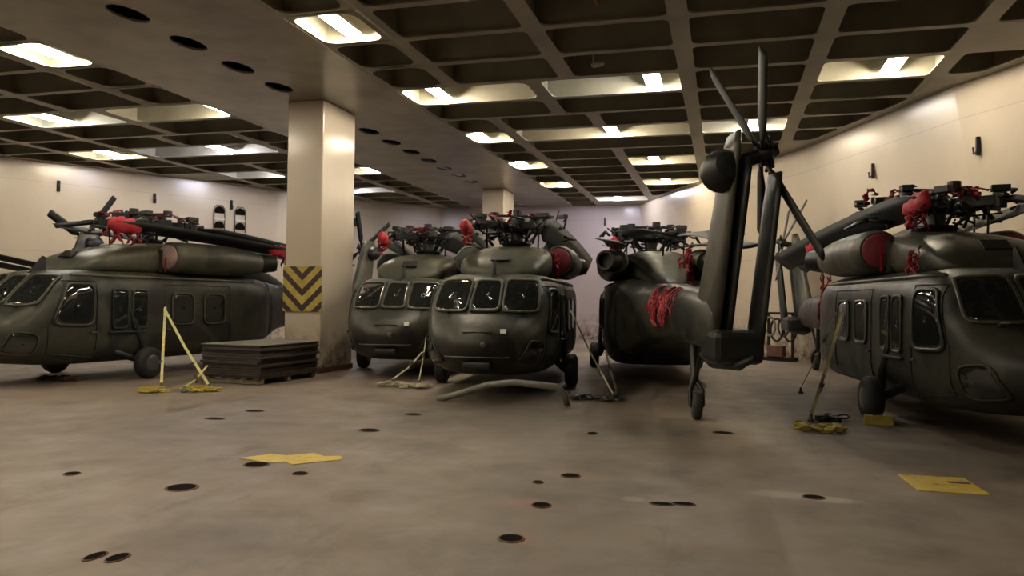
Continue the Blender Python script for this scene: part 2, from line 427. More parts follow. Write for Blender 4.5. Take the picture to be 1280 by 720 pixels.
    for k in range(4):
        a=R(45+90*k); c,s=math.cos(a),math.sin(a)
        hub.box((c*.55,s*.55,3.50),(.75,.20,.16),rz=a)
        hub.tube([(c*.35-s*.18,s*.35+c*.18,3.12),(c*.50-s*.2,s*.50+c*.2,3.45)],.028,8)
        hub.tube([(c*.28,s*.28,3.12),(c*.62,s*.62,3.42)],.03,8)
        hub.lathe((c*.95,s*.95,3.38),(0,0,1),[(0,.10),(.24,.10)],14)
        hub.box((c*.95+.02,s*.95,3.68),(.26,.16,.10),rz=a+.5)
    hub.lathe((0,0,3.06),(0,0,1),[(0,.30),(.06,.34),(.10,.30)],24)
    rh=hub.build('rotor_hub',M['black'],h,bevel=.012)
    # bifilar absorber: cross plate on top of the head
    ab=MB()
    for k in range(4):
        a=R(90*k+10); c,s=math.cos(a),math.sin(a)
        ab.box((c*.28,s*.28,3.74),(.45,.14,.05),rz=a); ab.lathe((c*.5,s*.5,3.68),(0,0,1),[(0,.10),(.14,.10)],12)
    ab.build('vibration_absorber',M['black'],rh,bevel=.01)
    # tie rods, hoses and clamps cluttering the head
    for i in range(56):
        a=rnd.uniform(0,2*PI); r=rnd.uniform(.25,1.2); c,s=math.cos(a),math.sin(a)
        z=rnd.uniform(3.34,3.76)-.10*r
        MB().tube([(c*r,s*r,z),(c*r+rnd.uniform(-.2,.2),s*r+rnd.uniform(-.2,.2),z+rnd.uniform(-.12,.12)),(c*r+rnd.uniform(-.3,.3),s*r+rnd.uniform(-.3,.3),z+rnd.uniform(-.16,.10))],rnd.uniform(.014,.038),6).build('hydraulic_hose',M['black'],rh,'all')
    for i in range(22):
        a=rnd.uniform(0,2*PI); r=rnd.uniform(.45,1.2)
        MB().box((math.cos(a)*r,math.sin(a)*r,3.56+rnd.uniform(-.10,.12)),(rnd.uniform(.08,.26),rnd.uniform(.06,.15),rnd.uniform(.05,.14)),rz=rnd.uniform(0,3)).build('clamp_block',M['black'],rh,bevel=.01)
    for (x,y) in ((.55,.55),(.55,-.55),(-.4,.75),(-.4,-.75)):
        MB().tube([(x,y,2.85),(x*1.03,y*1.03,3.48)],.018,7).build('fold_support_strut',M['black'],rh)
    rib=MB()
    # blades folded aft
    BL=blades or [((.75,.75),(1.70,.80),(-6.0,1.25)),((.75,-.75),(1.70,-.80),(-6.0,-1.25)),((-.75,.75),(-.95,.62),(-7.6,.50)),((-.75,-.75),(-.95,-.62),(-7.6,-.50))]
    for k,(rt,fo,en) in enumerate(BL):
        zt=bz-.05*(k%2); fz=3.34 if rt[0]>0 else 3.44
        arm=MB().tube([(rt[0]*.8,rt[1]*.8,3.50),(rt[0]*1.15,rt[1]*1.05,3.50),(fo[0],fo[1],fz)],.06,8)
        b_,pts=rotor_blade_mesh((rt[0],rt[1],3.5),(fo[0],fo[1],fz),(en[0],en[1],zt),.08,tl)
        bo=b_.build('main_rotor_blade',M['blade'],h,'all')
        arm.build('blade_cuff',M['black'],bo,'all')
        # red sleeve tied round the blade near the end, plus one at the fold
        d=(pts[-1]-pts[0]).normalized()
        for (bi,t,w) in covers:
            if bi!=k: continue
            i=t*(len(pts)-1); i0=min(int(i),len(pts)-2); p=pts[i0].lerp(pts[i0+1],i-i0)
            m_=11; path=[];rad=[]
            for q in range(m_):
                u=q/(m_-1); path.append(p+d*w*(u-.5)+Vector((0,0,rnd.uniform(-.015,.015)))); rad.append((.05+.06*math.sin(PI*u)**.5)*rnd.uniform(.85,1.15))
            cvr=MB().tube(path,rad,12,flat=1.5)
            cvr.v=[(x+rnd.uniform(-.012,.012),y+rnd.uniform(-.012,.012),z+rnd.uniform(-.014,.014)) for x,y,z in cvr.v]
            cb=cvr.build('blade_cover',M[cover],bo,'all')
            for q in range(8):
                e=p+d*w*rnd.uniform(-.5,.5)
                streamer([tuple(e+Vector((0,0,.05))),tuple(e+Vector((rnd.uniform(-.1,.1),rnd.uniform(-.12,.12),-.15))),tuple(e+Vector((rnd.uniform(-.15,.15),rnd.uniform(-.15,.15),-rnd.uniform(.25,.42))))],.07,'cover_tie',bo,cover if q%2 else 'maroon',seed*1000+k*50+q)
    for o_ in [rh]+[c_ for c_ in h.children if c_.name.startswith('main_rotor_blade')]: o_.location.z=-.13
    # upright folded antennas on cowl
    MB().tube([(-2.9,0,2.7),(-3.05,0,3.05)],.02,6).build('whip_aerial',M['black'],h)
    # landing gear
    for s in (1,-1):
        wheel('main_wheel',(1.2,s*1.35,.33),.33,.24,h)
        st=MB(); st.tube([(1.2,s*1.21,.33),(1.22,s*1.20,.75),(1.55,s*1.12,1.45)],[.055,.06,.075],10)
        st.tube([(1.2,s*1.20,.34),(1.9,s*1.05,.62),(2.25,s*1.0,.72)],[.06,.075,.09],10)
        st.tube([(1.2,s*1.21,.33),(1.2,s*1.36,.33)],.05,10)
        st.build('landing_strut',M['olive_dark'],h,True)
    wheel('tail_wheel',(-7.85,0,.20),.20,.13,h)
    ts=MB(); ts.tube([(-7.85,.09,.2),(-7.80,.09,.42),(-7.62,0,.62),(-7.5,0,1.15)],[.03,.035,.06,.075],10); ts.tube([(-7.85,-.09,.2),(-7.80,-.09,.42),(-7.64,0,.58)],[.03,.035,.05],10)
    ts.tube([(-7.85,-.1,.2),(-7.85,.1,.2)],.025,8); ts.tube([(-7.7,0,.55),(-8.3,0,1.15)],.035,8)
    ts.build('tail_strut',M['olive_dark'],h,True)
    # tail pylon
    PY=[(1.15,-8.05,-9.55,.17),(1.7,-8.35,-9.75,.17),(2.4,-8.80,-9.95,.145),(3.1,-9.20,-10.12,.125),(3.55,-9.42,-10.22,.12),(3.78,-9.55,-10.22,.07)]
    vs=[];fs=[];prof=[(0,0),(.08,.6),(.25,1),(.5,.9),(.8,.45),(1,.05),(.8,-.45),(.5,-.9),(.25,-1),(.08,-.6)];m=len(prof)
    for (z,xa,xb,t) in PY:
        for (u,w) in prof: vs.append((xa+(xb-xa)*u,w*t-(z-1.15)*.05,z))
    for i in range(len(PY)-1):
        for j in range(m):
            j2=(j+1)%m; fs.append((i*m+j,i*m+j2,(i+1)*m+j2,(i+1)*m+j))
    fs.append(tuple(range(m))); fs.append(tuple((len(PY)-1)*m+j for j in range(m)))
    py=MB().add(vs,fs).build('tail_pylon',M[cowl],h,'all')
    MB().lathe((-10.15,-.02,3.38),(.75,.12,-.12),[(0,.05),(.03,.16),(.18,.25),(.38,.25),(.55,.17),(.62,.05)],20).build('gearbox_fairing',M['olive_dark'],py,True)
    MB().box((-9.35,-.2,1.18),(1.1,.62,.42)).build('stabilator_box',M['olive_dark'],h,bevel=.09)
    MB().tube([(-8.7,.05,1.02),(-9.2,.0,.93),(-9.9,-.2,.96),(-10.05,-.35,1.08)],[.05,.06,.06,.04],8).build('tail_bumper',M['black'],h,'all')
    # stabilator halves folded upright
    for (b0,t0) in (((-9.35,-.12,1.25),(-10.05,-.24,3.45)),((-9.75,-.43,1.22),(-10.15,-.56,3.25))):
        b0=Vector(b0);t0=Vector(t0); vs=[];fs=[]
        prof=[(-.5,0),(-.4,.06),(-.1,.075),(.3,.04),(.5,.006),(.3,-.04),(-.1,-.075),(-.4,-.06)];m=8
        for i in range(7):
            t=i/6; p=b0.lerp(t0,t); ch=.80*(1-.22*t)*(1 if t<.95 else .75)
            for (u,w) in prof: vs.append((p.x-u*ch,p.y+w,p.z))
        for i in range(6):
            for j in range(m):
                j2=(j+1)%m; fs.append((i*m+j,i*m+j2,(i+1)*m+j2,(i+1)*m+j))
        fs.append(tuple(range(m))); fs.append(tuple(6*m+j for j in range(m)))
        MB().add(vs,fs).build('stabilator_half',M['olive_dark'],h,'all')
    # tail rotor
    hc=Vector((-9.92,-.44,3.52)); cant=R(20)
    th=MB(); th.tube([(-9.92,-.08,3.42),tuple(hc)],.085,12); th.lathe(hc,(0,-1,.36),[(-.05,.13),(.08,.15),(.14,.08),(.2,.06)],18)
    for i in range(8):
        a=R(i*45); e=hc+Vector((math.cos(a)*.24,-.08+.02*math.sin(a),math.sin(a)*.24)); th.tube([hc+Vector((0,-.12,.03)),e],.022,6)
    th.build('tail_rotor_hub',M['black'],h,True)
    for k in range(4):
        a=R(rot_ph+90*k); dirv=Vector((math.cos(a),math.sin(a)*math.sin(cant),math.sin(a)*math.cos(cant)))
        nrm=Vector((0,-math.cos(cant),math.sin(cant))); ch=dirv.cross(nrm).normalized()
        p0=hc+dirv*.12; p1=hc+dirv*1.62; vs=[];fs=[]
        prof=[(-.5,0),(-.3,.08),(.1,.06),(.5,0),(.1,-.06),(-.3,-.08)];m=6
        for i,(t,c) in enumerate(((0,.10),(.12,.12),(.22,.25),(.6,.25),(.97,.24),(1,.20))):
            p=p0.lerp(p1,t)
            for (u,w) in prof: vs.append(p+ch*u*c+nrm*w*.28)
        for i in range(5):
            for j in range(m):
                j2=(j+1)%m; fs.append((i*m+j,i*m+j2,(i+1)*m+j2,(i+1)*m+j))
        fs.append(tuple(range(m))); fs.append(tuple(5*m+j for j in range(m)))
        MB().add(vs,fs).build('tail_rotor_blade',M['blade'],h,'all')
    # red cloths knotted over the rotor head
    for q in range(9):
        a=rnd.uniform(.2,2.6)-1.2; rr=rnd.uniform(.3,1.0); X=rr*math.cos(a); Y=rr*math.sin(a)*(1 if seed in (1,) else -1)
        streamer([(X,Y,3.52),(X+rnd.uniform(-.3,.3),Y+rnd.uniform(-.2,.2),3.60),(X+rnd.uniform(-.4,.4),Y+rnd.uniform(-.3,.3),3.42)],.10,'hub_streamer',h,'red' if q%2 else 'maroon',seed*777+q)
    # red warning streamers
    for i,(x,y,z,w,n_,ln) in enumerate(nets):
        for k in range(n_):
            xx=x+rnd.uniform(-w,w); yy=y+rnd.uniform(-.08,.08); zz=z+rnd.uniform(-.1,.1); l=ln*rnd.uniform(.5,1.1)
            streamer([(xx,yy,zz),(xx+rnd.uniform(-.15,.15),yy,zz-l*.5),(xx+rnd.uniform(-.25,.25),yy,zz-l)],.045,'warning_streamer',h,'red' if k%3 else 'maroon',seed*100+i*20+k)
    for (xa,xb,n_,zl) in drape:
        for k in range(n_):
            for s in (1,-1):
                x=rnd.uniform(xa,xb); zt_=rnd.uniform(1.75,2.05); zb_=rnd.uniform(zl,1.6); dx=rnd.uniform(-.45,.45); pts=[]
                for q in range(7):
                    u=q/6; z=zt_+(zb_-zt_)*u; xx=x+dx*u+rnd.uniform(-.14,.14)
                    zz0,zz1,_,_=stat(xx); z=max(z,zz0+.25); z=min(z,zz1-.02)
                    pts.append((xx,s*(side_y(xx,z)+.035+rnd.uniform(0,.04)),z))
                MB().tube(pts,rnd.uniform(.012,.026),5).build('warning_streamer',M['red' if k%3 else 'maroon'],h,'all')
    return h

helicopter((-12.85,14.85),R(264.6),'olive helicopter at far left, its side and cabin windows seen left of the hazard-striped pillar','pink',seed=1,rot_ph=50,covers=((0,.04,.75),(0,.66,.9)),tl=22,bz=2.85)
helicopter((-4.46,16.48),R(276.3),'helicopter facing the camera in the middle, its three-pane windscreen seen in full','maroon',seed=2,covers=((1,.02,.6),),inr='olive_dark',nets=[(.45,.98,2.7,.12,6,.5)])
helicopter((-7.58,19.05),R(279.6),'helicopter nose just right of the striped pillar, half hidden behind the central helicopter','maroon',seed=3,covers=((1,.02,.6),),inr='olive_dark',rot_ph=45)
helicopter((-1.78,19.44),R(100.3),'helicopter parked tail first, with its tall tail pylon and tail rotor reaching up in front','maroon',seed=4,covers=((0,.05,.6),(0,.3,.4)),tl=12,rot_ph=57,
   drape=[(-7.7,-6.3,16,1.25),(-6.6,-5.4,8,1.2)],nets=[(-3.1,-.5,2.8,.3,14,.8),(-3.6,-.3,2.6,.4,12,.8)])
helicopter((3.33,13.95),R(277.2),'helicopter at the right edge beside the cream wall with a round red intake cover','maroon',seed=5,covers=((1,.03,.7),(1,.66,.9),(3,.25,.5)),tl=38,rot_ph=45,
   drape=[(-5.2,-3.3,8,1.2)],nets=[(1.75,-.95,2.5,.08,7,.8),(-3.0,-1.0,2.3,.35,8,.9)])
helicopter((-19.3,9.7),R(268),'helicopter tail with a raised rotor blade against the left wall, behind the leftmost helicopter','pink',seed=6,rot_ph=115,tl=8,bz=2.45,blades=[((.75,.75),(1.05,.80),(-7.2,1.0)),((.75,-.75),(1.05,-.80),(-7.2,-1.0)),((-.75,.75),(-.95,.62),(-8.9,.50)),((-.75,-.75),(-.95,-.62),(-8.9,-.6))])

# ------------------------------------------------------------------ room
H=6.35; DK=7.2
WR=[(10.9,-12),(10.8,0),(9.3,8),(5.5,16.3),(4.6,17.9),(2.2,24.0),(-3.85,36.1)]
WL=[(-29.9,-12),(-29.7,0),(-28.2,10),(-23.35,20.1),(-18.3,28.8),(-16.5,32.3),(-13.7,36.1)]
def struct(o): o['kind']='structure'; return o
def wall_strip(name,pts,lean,mat,sgn):
    mb=MB(); vs=[];fs=[]; th=.25
    for (x,y) in pts:
        vs+=[(x+lean*sgn,y+.0,0),(x,y,H),(x-lean*sgn*.13,y,DK+.3),(x+lean*sgn+sgn*th,y,0),(x+sgn*th,y,H),(x+sgn*th-lean*sgn*.13,y,DK+.3)]
    for i in range(len(pts)-1):
        a=i*6;b=a+6
        fs+=[(a,b,b+1,a+1),(a+1,b+1,b+2,a+2),(a+3,a+4,b+4,b+3),(a+4,a+5,b+5,b+4),(a+2,b+2,b+5,a+5),(a,a+3,b+3,b)]
    n=len(pts)*6-6
    fs+=[(0,1,4,3),(1,2,5,4),(n,n+3,n+4,n+1),(n+1,n+4,n+5,n+2)]
    mb.add(vs,fs); return struct(mb.build(name,mat,None))
wall_strip('wall_right',WR,1.0,M['wall'],1)
wall_strip('wall_left',WL,.3,M['wall'],-1)
struct(MB().box((-9,36.2,3.8),(11.5,.2,7.6)).build('wall_back',M['wall_cool']))
struct(MB().box((-9.5,-12.1,3.8),(42,.2,7.6)).build('wall_front',M['wall']))
struct(MB().box((-9.5,12,-.1),(44,50,.2)).build('floor',M['floor']))
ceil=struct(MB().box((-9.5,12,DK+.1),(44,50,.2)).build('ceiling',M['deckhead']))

def interp(pts,y):
    for (x0,y0),(x1,y1) in zip(pts,pts[1:]):
        if y0<=y<=y1: return x0+(x1-x0)*(y-y0)/(y1-y0)
    return pts[-1][0]
def clip(poly,pts,sgn):
    """keep the part of a cell inside a wall polyline (locally straight)"""
    out=[]
    def ins(p): return (interp(pts,min(36,p[1]))-p[0])*sgn>0
    def cut(a,b):
        lo,hi=0.,1.
        for _ in range(24):
            m=(lo+hi)/2; p=(a[0]+(b[0]-a[0])*m,a[1]+(b[1]-a[1])*m)
            if ins(p)==ins(a): lo=m
            else: hi=m
        return (a[0]+(b[0]-a[0])*hi,a[1]+(b[1]-a[1])*hi)
    for i in range(len(poly)):
        a=poly[i];b=poly[(i+1)%len(poly)]
        if ins(a): out.append(a)
        if ins(a)!=ins(b): out.append(cut(a,b))
    return out
def area(p): return sum(p[i][0]*p[(i+1)%len(p)][1]-p[(i+1)%len(p)][0]*p[i][1] for i in range(len(p)))/2
def inset(poly,fl):
    """move each edge inward by fl(dx,dy)"""
    n=len(poly); L=[]
    for i in range(n):
        a=Vector(poly[i]);b=Vector(poly[(i+1)%n]); d=(b-a)
        if d.length<1e-4: return None
        d.normalize(); nrm=Vector((-d.y,d.x)); L.append((a+nrm*fl(d,a,b),d))
    out=[]
    for i in range(n):
        p,d=L[i-1];q,e=L[i]; den=d.x*e.y-d.y*e.x
        if abs(den)<1e-6: return None
        t=((q.x-p.x)*e.y-(q.y-p.y)*e.x)/den; out.append((p.x+d.x*t,p.y+d.y*t))
    # reject flipped edges
    for i in range(n):
        a=Vector(out[i]);b=Vector(out[(i+1)%n])
        if (b-a).dot(L[i][1])<=.05: return None
    return out
def rounded(poly,r,seg=4):
    out=[];n=len(poly)
    for i in range(n):
        p=Vector(poly[i]);a=Vector(poly[i-1]);b=Vector(poly[(i+1)%n])
        ra=min(r,(a-p).length*.42); rb=min(r,(b-p).length*.42)
        s=p+(a-p).normalized()*ra; e=p+(b-p).normalized()*rb
        for k in range(seg+1):
            t=k/seg; q=s*(1-t)**2+p*2*t*(1-t)+e*t*t; out.append((q.x,q.y))
    return out
def ring_plate(outer,inners,z,t,name,mat,parent):
    bm=bmesh.new()
    def loop(ps):
        vs=[bm.verts.new((x,y,z)) for x,y in ps]
        return [bm.edges.new((vs[i],vs[(i+1)%len(vs)])) for i in range(len(vs))]
    ed=[]
    for o in outer: ed+=loop(o)
    for i in inners: ed+=loop(i)
    bmesh.ops.triangle_fill(bm,use_beauty=True,use_dissolve=False,edges=ed)
    me=D.meshes.new(name); bm.to_mesh(me); bm.free()
    me.materials.append(mat); o=D.objects.new(name,me); COL.objects.link(o); o.parent=parent
    so=o.modifiers.new('plate','SOLIDIFY'); so.thickness=t; so.offset=0
    return o
DEF=[-7.05,-5.67,-3.15,-.75,1.65,4.05,6.45,8.85,11.3]
ROWS={3:[-7.05,-3.92,-.75,1.65,4.05,6.45],4:[-7.05,-3.92,-.75,1.65,4.05,6.45],6:[-7.05,-5.67,-.75,1.65,4.05],7:[-7.05,-5.67,-.75,1.65,4.05]}
webs={}
for j in range(-15,17):
    y0=11.08+1.475*j; y1=y0+1.475
    base=ROWS.get(j,DEF)
    for sgn,pts,edges in ((1,WR,base),(-1,WL,[-19.05-e for e in base])):
        if sgn==-1: edges=edges+[-19.05-x for x in (13.7,16.1) if j not in ROWS] if edges[-1]>-30 else edges
        inn=[];outr=[]
        for a,b in zip(edges,edges[1:]):
            x0,x1=min(a,b),max(a,b)
            poly=clip([(x0,y0),(x1,y0),(x1,y1),(x0,y1)],pts,sgn)
            if len(poly)<3 or abs(area(poly))<.12: continue
            first=(a==edges[0])
            def fl(d,p,q,edge=a,first=first,poly=poly):
                if abs(d.x)>.98: return .085
                if abs(d.y)>.99:
                    if first and abs(p.x-edge)<.01: return .07
                    return .16
                return .30
            outr.append(poly)
            ip=inset(poly,fl)
            if ip and area(ip)>.05: inn.append(rounded(ip,.30 if first or len(poly)!=4 else .15))
            # longitudinal web at far edge of the cell
            if len(poly)==4 and abs(interp(pts,y1)-b)>.0 and (interp(pts,min(36,y1))-b)*sgn>0:
                webs.setdefault(round(b,2),[]).append((y0,y1))
            if first: webs.setdefault(round(a,2),[]).append((y0,y1))
        if not outr: continue
        bmo=[]
        # build plates for each cell of the row in one flange plate
        bm=bmesh.new()
        for poly in outr:
            cand=[i for i in inn if min(p[0] for p in poly)-.01<=min(q[0] for q in i) and max(q[0] for q in i)<=max(p[0] for p in poly)+.01]
            ed=[]
            for ps in [poly]+cand[:1]:
                vs=[bm.verts.new((x,y,H)) for x,y in ps]; ed+=[bm.edges.new((vs[i],vs[(i+1)%len(vs)])) for i in range(len(vs))]
            bmesh.ops.triangle_fill(bm,use_beauty=True,use_dissolve=False,edges=ed)
        bmesh.ops.remove_doubles(bm,verts=bm.verts[:],dist=.001)
        me=D.meshes.new('flange_plate'); bm.to_mesh(me); bm.free(); me.materials.append(M['beam'])
        o=D.objects.new('flange_plate',me); COL.objects.link(o); o.parent=ceil
        so=o.modifiers.new('plate','SOLIDIFY'); so.thickness=.03; so.offset=0
        # transverse beam web
        xw=interp(pts,max(-12,min(36,y0)))-sgn*.05; xg=edges[0]
        MB().box(((xw+xg)/2,y0,(H+DK)/2+.012),(abs(xw-xg),.025,DK-H)).build('transverse_beam',M['beam'],ceil)
for x,segs in webs.items():
    mb=MB(); segs=sorted(segs); cur=list(segs[0])
    out=[]
    for a,b in segs[1:]:
        if a-cur[1]<.02: cur[1]=b
        else: out.append(cur); cur=[a,b]
    out.append(cur)
    for a,b in out: mb.box((x,(a+b)/2,(H+DK)/2+.012),(.025,b-a,DK-H))
    mb.build('longitudinal_rib',M['beam'],ceil)
# centre girder with oval lightening holes
holes=[]
for j in range(-15,17):
    yc=11.08+1.475*(j+.5)
    if any(abs(yc-p)<1.0 for p in (16.7,30.2)): continue
    holes.append([(-9.43+.24*math.cos(2*PI*k/20),yc+.42*math.sin(2*PI*k/20)) for k in range(20)])
g=ring_plate([[(-12,-12),(-7.05,-12),(-7.05,36.1),(-12,36.1)]],holes,H,.04,'centre_girder',M['girder'],ceil)
MB().box((-9.525,12,H+.5),(1.6,47.9,.03)).build('girder_shade_sheet',M['hole'],ceil)  # near-black sheet added above the oval holes as their shade

# ------------------------------------------------------------------ pillars
def pillar(x0,x1,y0,y1,label):
    p=MB().box(((x0+x1)/2,(y0+y1)/2,H/2-.01),(x1-x0,y1-y0,H-.02)).build('pillar',M['pillar'],None,bevel=.03)
    tag(p,label,'pillar'); 
    MB().box(((x0+x1)/2,(y0+y1)/2,.06),(x1-x0+.04,y1-y0+.04,.12)).build('base_collar',M['rust'],p)
    return p
pillar(-9.88,-8.95,15.86,17.45,'large cream square pillar in the left middle, bearing a striped yellow and black board')
pillar(-9.62,-8.70,30.05,31.6,'distant cream pillar rising behind the central helicopters')
# hazard board with chevrons (points down)
bx0,bx1,bz0,bz1=-9.90,-8.90,1.42,2.46; by=15.83
hb=MB().box(((bx0+bx1)/2,by,(bz0+bz1)/2),(bx1-bx0,.03,bz1-bz0)).build('hazard_board',M['yellow'])
tag(hb,'square board of yellow and dark chevrons pointing down on the large pillar','warning sign')
mb=MB(); w=bx1-bx0; xm=(bx0+bx1)/2; st_=.165; 
def clipz(poly):
    for lim,s in ((bz0,1),(bz1,-1)):
        out=[]
        for i in range(len(poly)):
            a=poly[i];b=poly[(i+1)%len(poly)]; ia=(a[1]-lim)*s>=0; ib=(b[1]-lim)*s>=0
            if ia: out.append(a)
            if ia!=ib:
                t=(lim-a[1])/(b[1]-a[1]); out.append((a[0]+(b[0]-a[0])*t,lim))
        poly=out
        if len(poly)<3: return None
    return poly
for k in range(-3,5):
    zv=bz0-.02+k*.365
    for s in (-1,1):
        xe=xm+s*w/2
        q=clipz([(xm,zv),(xe,zv+w/2*.95),(xe,zv+w/2*.95+st_),(xm,zv+st_)])
        if q:
            vs=[(x,by-.019,z) for x,z in q]+[(x,by-.013,z) for x,z in q]; n=len(q)
            mb.add(vs,[tuple(range(n)),tuple(range(n,2*n))[::-1]]+[(i,(i+1)%n,n+(i+1)%n,n+i) for i in range(n)])
mb.build('chevron_stripes',simple('dark_chevron_paint',(.035,.018,.02),.5),hb)

# ------------------------------------------------------------------ lamps
def lamp(x,y,kind,label,group=None,z=6.40):
    l=empty('ceiling_lamp',(x,y,z),0,label,'lamp',group or 'fluorescent lamps set between the ceiling beams')
    MB().add([(-.10,-.66,.14),(.10,-.66,.14),(.10,.66,.14),(-.10,.66,.14),(-.17,-.67,.04),(.17,-.67,.04),(.17,.67,.04),(-.17,.67,.04)],[(0,1,2,3),(0,1,5,4),(1,2,6,5),(2,3,7,6),(3,0,4,7)]).build('lamp_reflector',M['lamp_box'],l)
    MB().tube([(.0,-.60,0),(.0,.60,0)],.065,12).build('tube_light',M['tube_'+kind],l,'all')
    MB().tube([(0,0,.12),(0,0,DK-z)],.02,6).build('hanger_rod',M['lamp_box'],l)
LAMPS=[(-6.41,11.8,'warm','lamp in its own small lit cell in front of the large pillar, top centre-left'),
(-12.62,11.8,'warm','large bright lamp at the upper left corner of the ceiling'),
(-6.31,16.2,'warm','lamp at the left end of the long lit bay right of the girder'),
(-1.49,16.2,'neutral','lamp in the middle of the long lit bay, above the tail rotor helicopter'),
(3.16,16.2,'warm','rightmost lamp, by the top of the cream right wall'),
(-12.1,16.2,'warm','lamp just left of the large pillar beside the girder'),
(-17.2,16.2,'neutral','lamp far left, second row, over the left helicopter'),
(-6.75,20.65,'warm','second lamp along the right edge of the girder, behind the large pillar'),
(-3.0,20.65,'warm','centre lamp of the second lit bay right of the girder'),
(.745,20.65,'neutral','lamp glowing behind the raised tail rotor blades'),
(-15.3,20.65,'cool','lamp on the left of the pillar in the third row'),
(-19.5,20.65,'warm','leftmost lamp of the third row, near the left wall'),
(-6.7,25.1,'warm','third lamp along the right edge of the girder'),
(-2.24,25.1,'warm','lamp of the third lit bay, left of the tail rotor gearbox'),
(-16.05,25.1,'cool','lamp touching the left edge of the large pillar, fourth row'),
(-12.3,25.1,'neutral','lamp just right of the large pillar, left of the girder'),
(-6.19,29.5,'warm','fourth lamp along the right edge of the girder'),
(-2.18,29.5,'warm','farthest lamp near the right wall'),
(-11.64,32.7-.0,'cool','farthest lamp left of the distant pillar')]
LAMPS+=[(-15.6,29.5,'cool','added lamp hidden behind the large pillar, giving the far left wall cool light'),(-4.6,33.9,'cool','added lamp by the back wall, brightening it')]  # two lamps added to lift the far walls with cool light
for x,y,k,l in LAMPS:
    if y==32.7: y=33.95-1.475
    lamp(x,y,k,l)
for (x,y) in ((-17,7.4),(-12.4,7.4),(-6.3,7.4),(-21,11.8),(-1.5,2.95),(-6.3,2.95),(-12.4,2.95),(-18,2.95),(-6.3,-1.5),(-14,-1.5),(-17,-1.5),(-22,2.95)):  # unseen lamps added to light the foreground floor
    lamp(x,y,'warm','added lamp out of view above and behind the camera, lighting the near floor','added lamps out of view')

# ------------------------------------------------------------------ floor things
def socket(x,y,r,label,sx=1.0,rim='rust'):
    o=MB().lathe((x,y,0.001),(0,0,1),[(0,r*1.12),(.006,r*1.1),(.007,r*1.0)],24)
    for i,v in enumerate(o.v): o.v[i]=(x+(v[0]-x)*sx,v[1],v[2])
    o=o.build('deck_socket',M[rim]); tag(o,label,'floor socket','recessed lashing sockets in the deck')
    q=MB().lathe((x,y,.0075),(0,0,1),[(0,r*.95),(.003,r*.9)],24)
    for i,v in enumerate(q.v): q.v[i]=(x+(v[0]-x)*sx,v[1],v[2])
    q.build('socket_shade_disc',M['hole'],o)  # flat dark disc paints the shade of the socket's hollow
for (x,y,r,l,sx) in [(-4.66,5.87,.13,'large dark oval socket in the left foreground floor',1.0),
 (-4.60,6.92,.12,'dark socket just below the yellow splayed patch on the floor',1.0),
 (-3.95,4.15,.09,'left one of two paired dark sockets at the bottom left',.5),
 (-3.79,4.17,.09,'right one of two paired dark sockets at the bottom left',.6),
 (-1.46,5.35,.09,'nearest reddish socket, bottom centre',1.0),
 (-1.46,6.30,.08,'middle of the three reddish sockets in the centre floor',1.0),
 (-1.44,7.46,.09,'farthest of the three reddish sockets in the centre floor',1.0),
 (-1.68,7.09,.05,'tiny dark hole beside the row of reddish sockets',1.0),
 (-4.45,9.2,.11,'dark socket on the floor below the nose of the second helicopter',1.2),
 (-4.46,10.7,.10,'dark socket on the floor before the central helicopter and its arched hose',1.2),
 (-1.64,9.96,.09,'small socket right of centre in front of the slack strap',.7),
 (-6.83,10.2,.11,'socket in front of the pallet stack',1.2),
 (-6.9,9.35,.08,'pair of small sockets nearer than the one before the pallet',1.8),
 (-6.0,6.0,.07,'faint small socket at left, nearest the left helicopter',1.0),
 (-3.97,6.7,.07,'small socket right of the yellow splayed patch',1.0),
 (.78,7.32,.07,'small black hole with a white worn rim, right foreground',1.3),
 (-.50,6.66,.05,'left slot of two thin slots in the centre-right floor',1.9),
 (-.32,6.72,.05,'right slot of two thin slots in the centre-right floor',1.9),
 (.0,10.6,.09,'dark socket beside the chalky smear behind the tail wheel',1.4)]:
    socket(x,y,r,l,sx)
# yellow painted plates
pm,nt,b=newmat('worn_yellow_plate'); v=coords(nt)
f=noise(nt,v,7,6,.7); nt.links.new(ramp(nt,f,[(.33,(.20,.14,.06)),(.42,(.62,.45,.07)),(.7,(.72,.56,.12))]),b.inputs['Base Color']); b.inputs['Roughness'].default_value=.5
M['plate_y']=pm
pl=MB().box((2.03,8.24,.006),(.60,.68,.012),rz=R(3)).build('yellow_floor_plate',pm,None,bevel=.003)
tag(pl,'yellow rectangle on the floor in the right foreground','floor plate')
tag(MB().box((2.20,8.33,.0135),(.20,.07,.003),rz=R(5)).build('scuff_mark',M['rust'],pl),'brown scuffed strip')
mb=MB(); pts=[(-4.95,7.12),(-4.75,7.42),(-4.55,7.40),(-4.35,7.62),(-4.15,7.50),(-3.98,7.58),(-3.90,7.40),(-4.08,7.22),(-4.25,7.02),(-4.40,7.12),(-4.55,7.02),(-4.78,7.10)]
n=len(pts); mb.add([(x,y,.001) for x,y in pts]+[(x,y,.009) for x,y in pts],[tuple(range(n)),tuple(range(n,2*n))]+[(i,(i+1)%n,n+(i+1)%n,n+i) for i in range(n)])
tag(mb.build('yellow_floor_patch',pm),'ragged splayed yellow patch on the floor in the left foreground','floor patch')

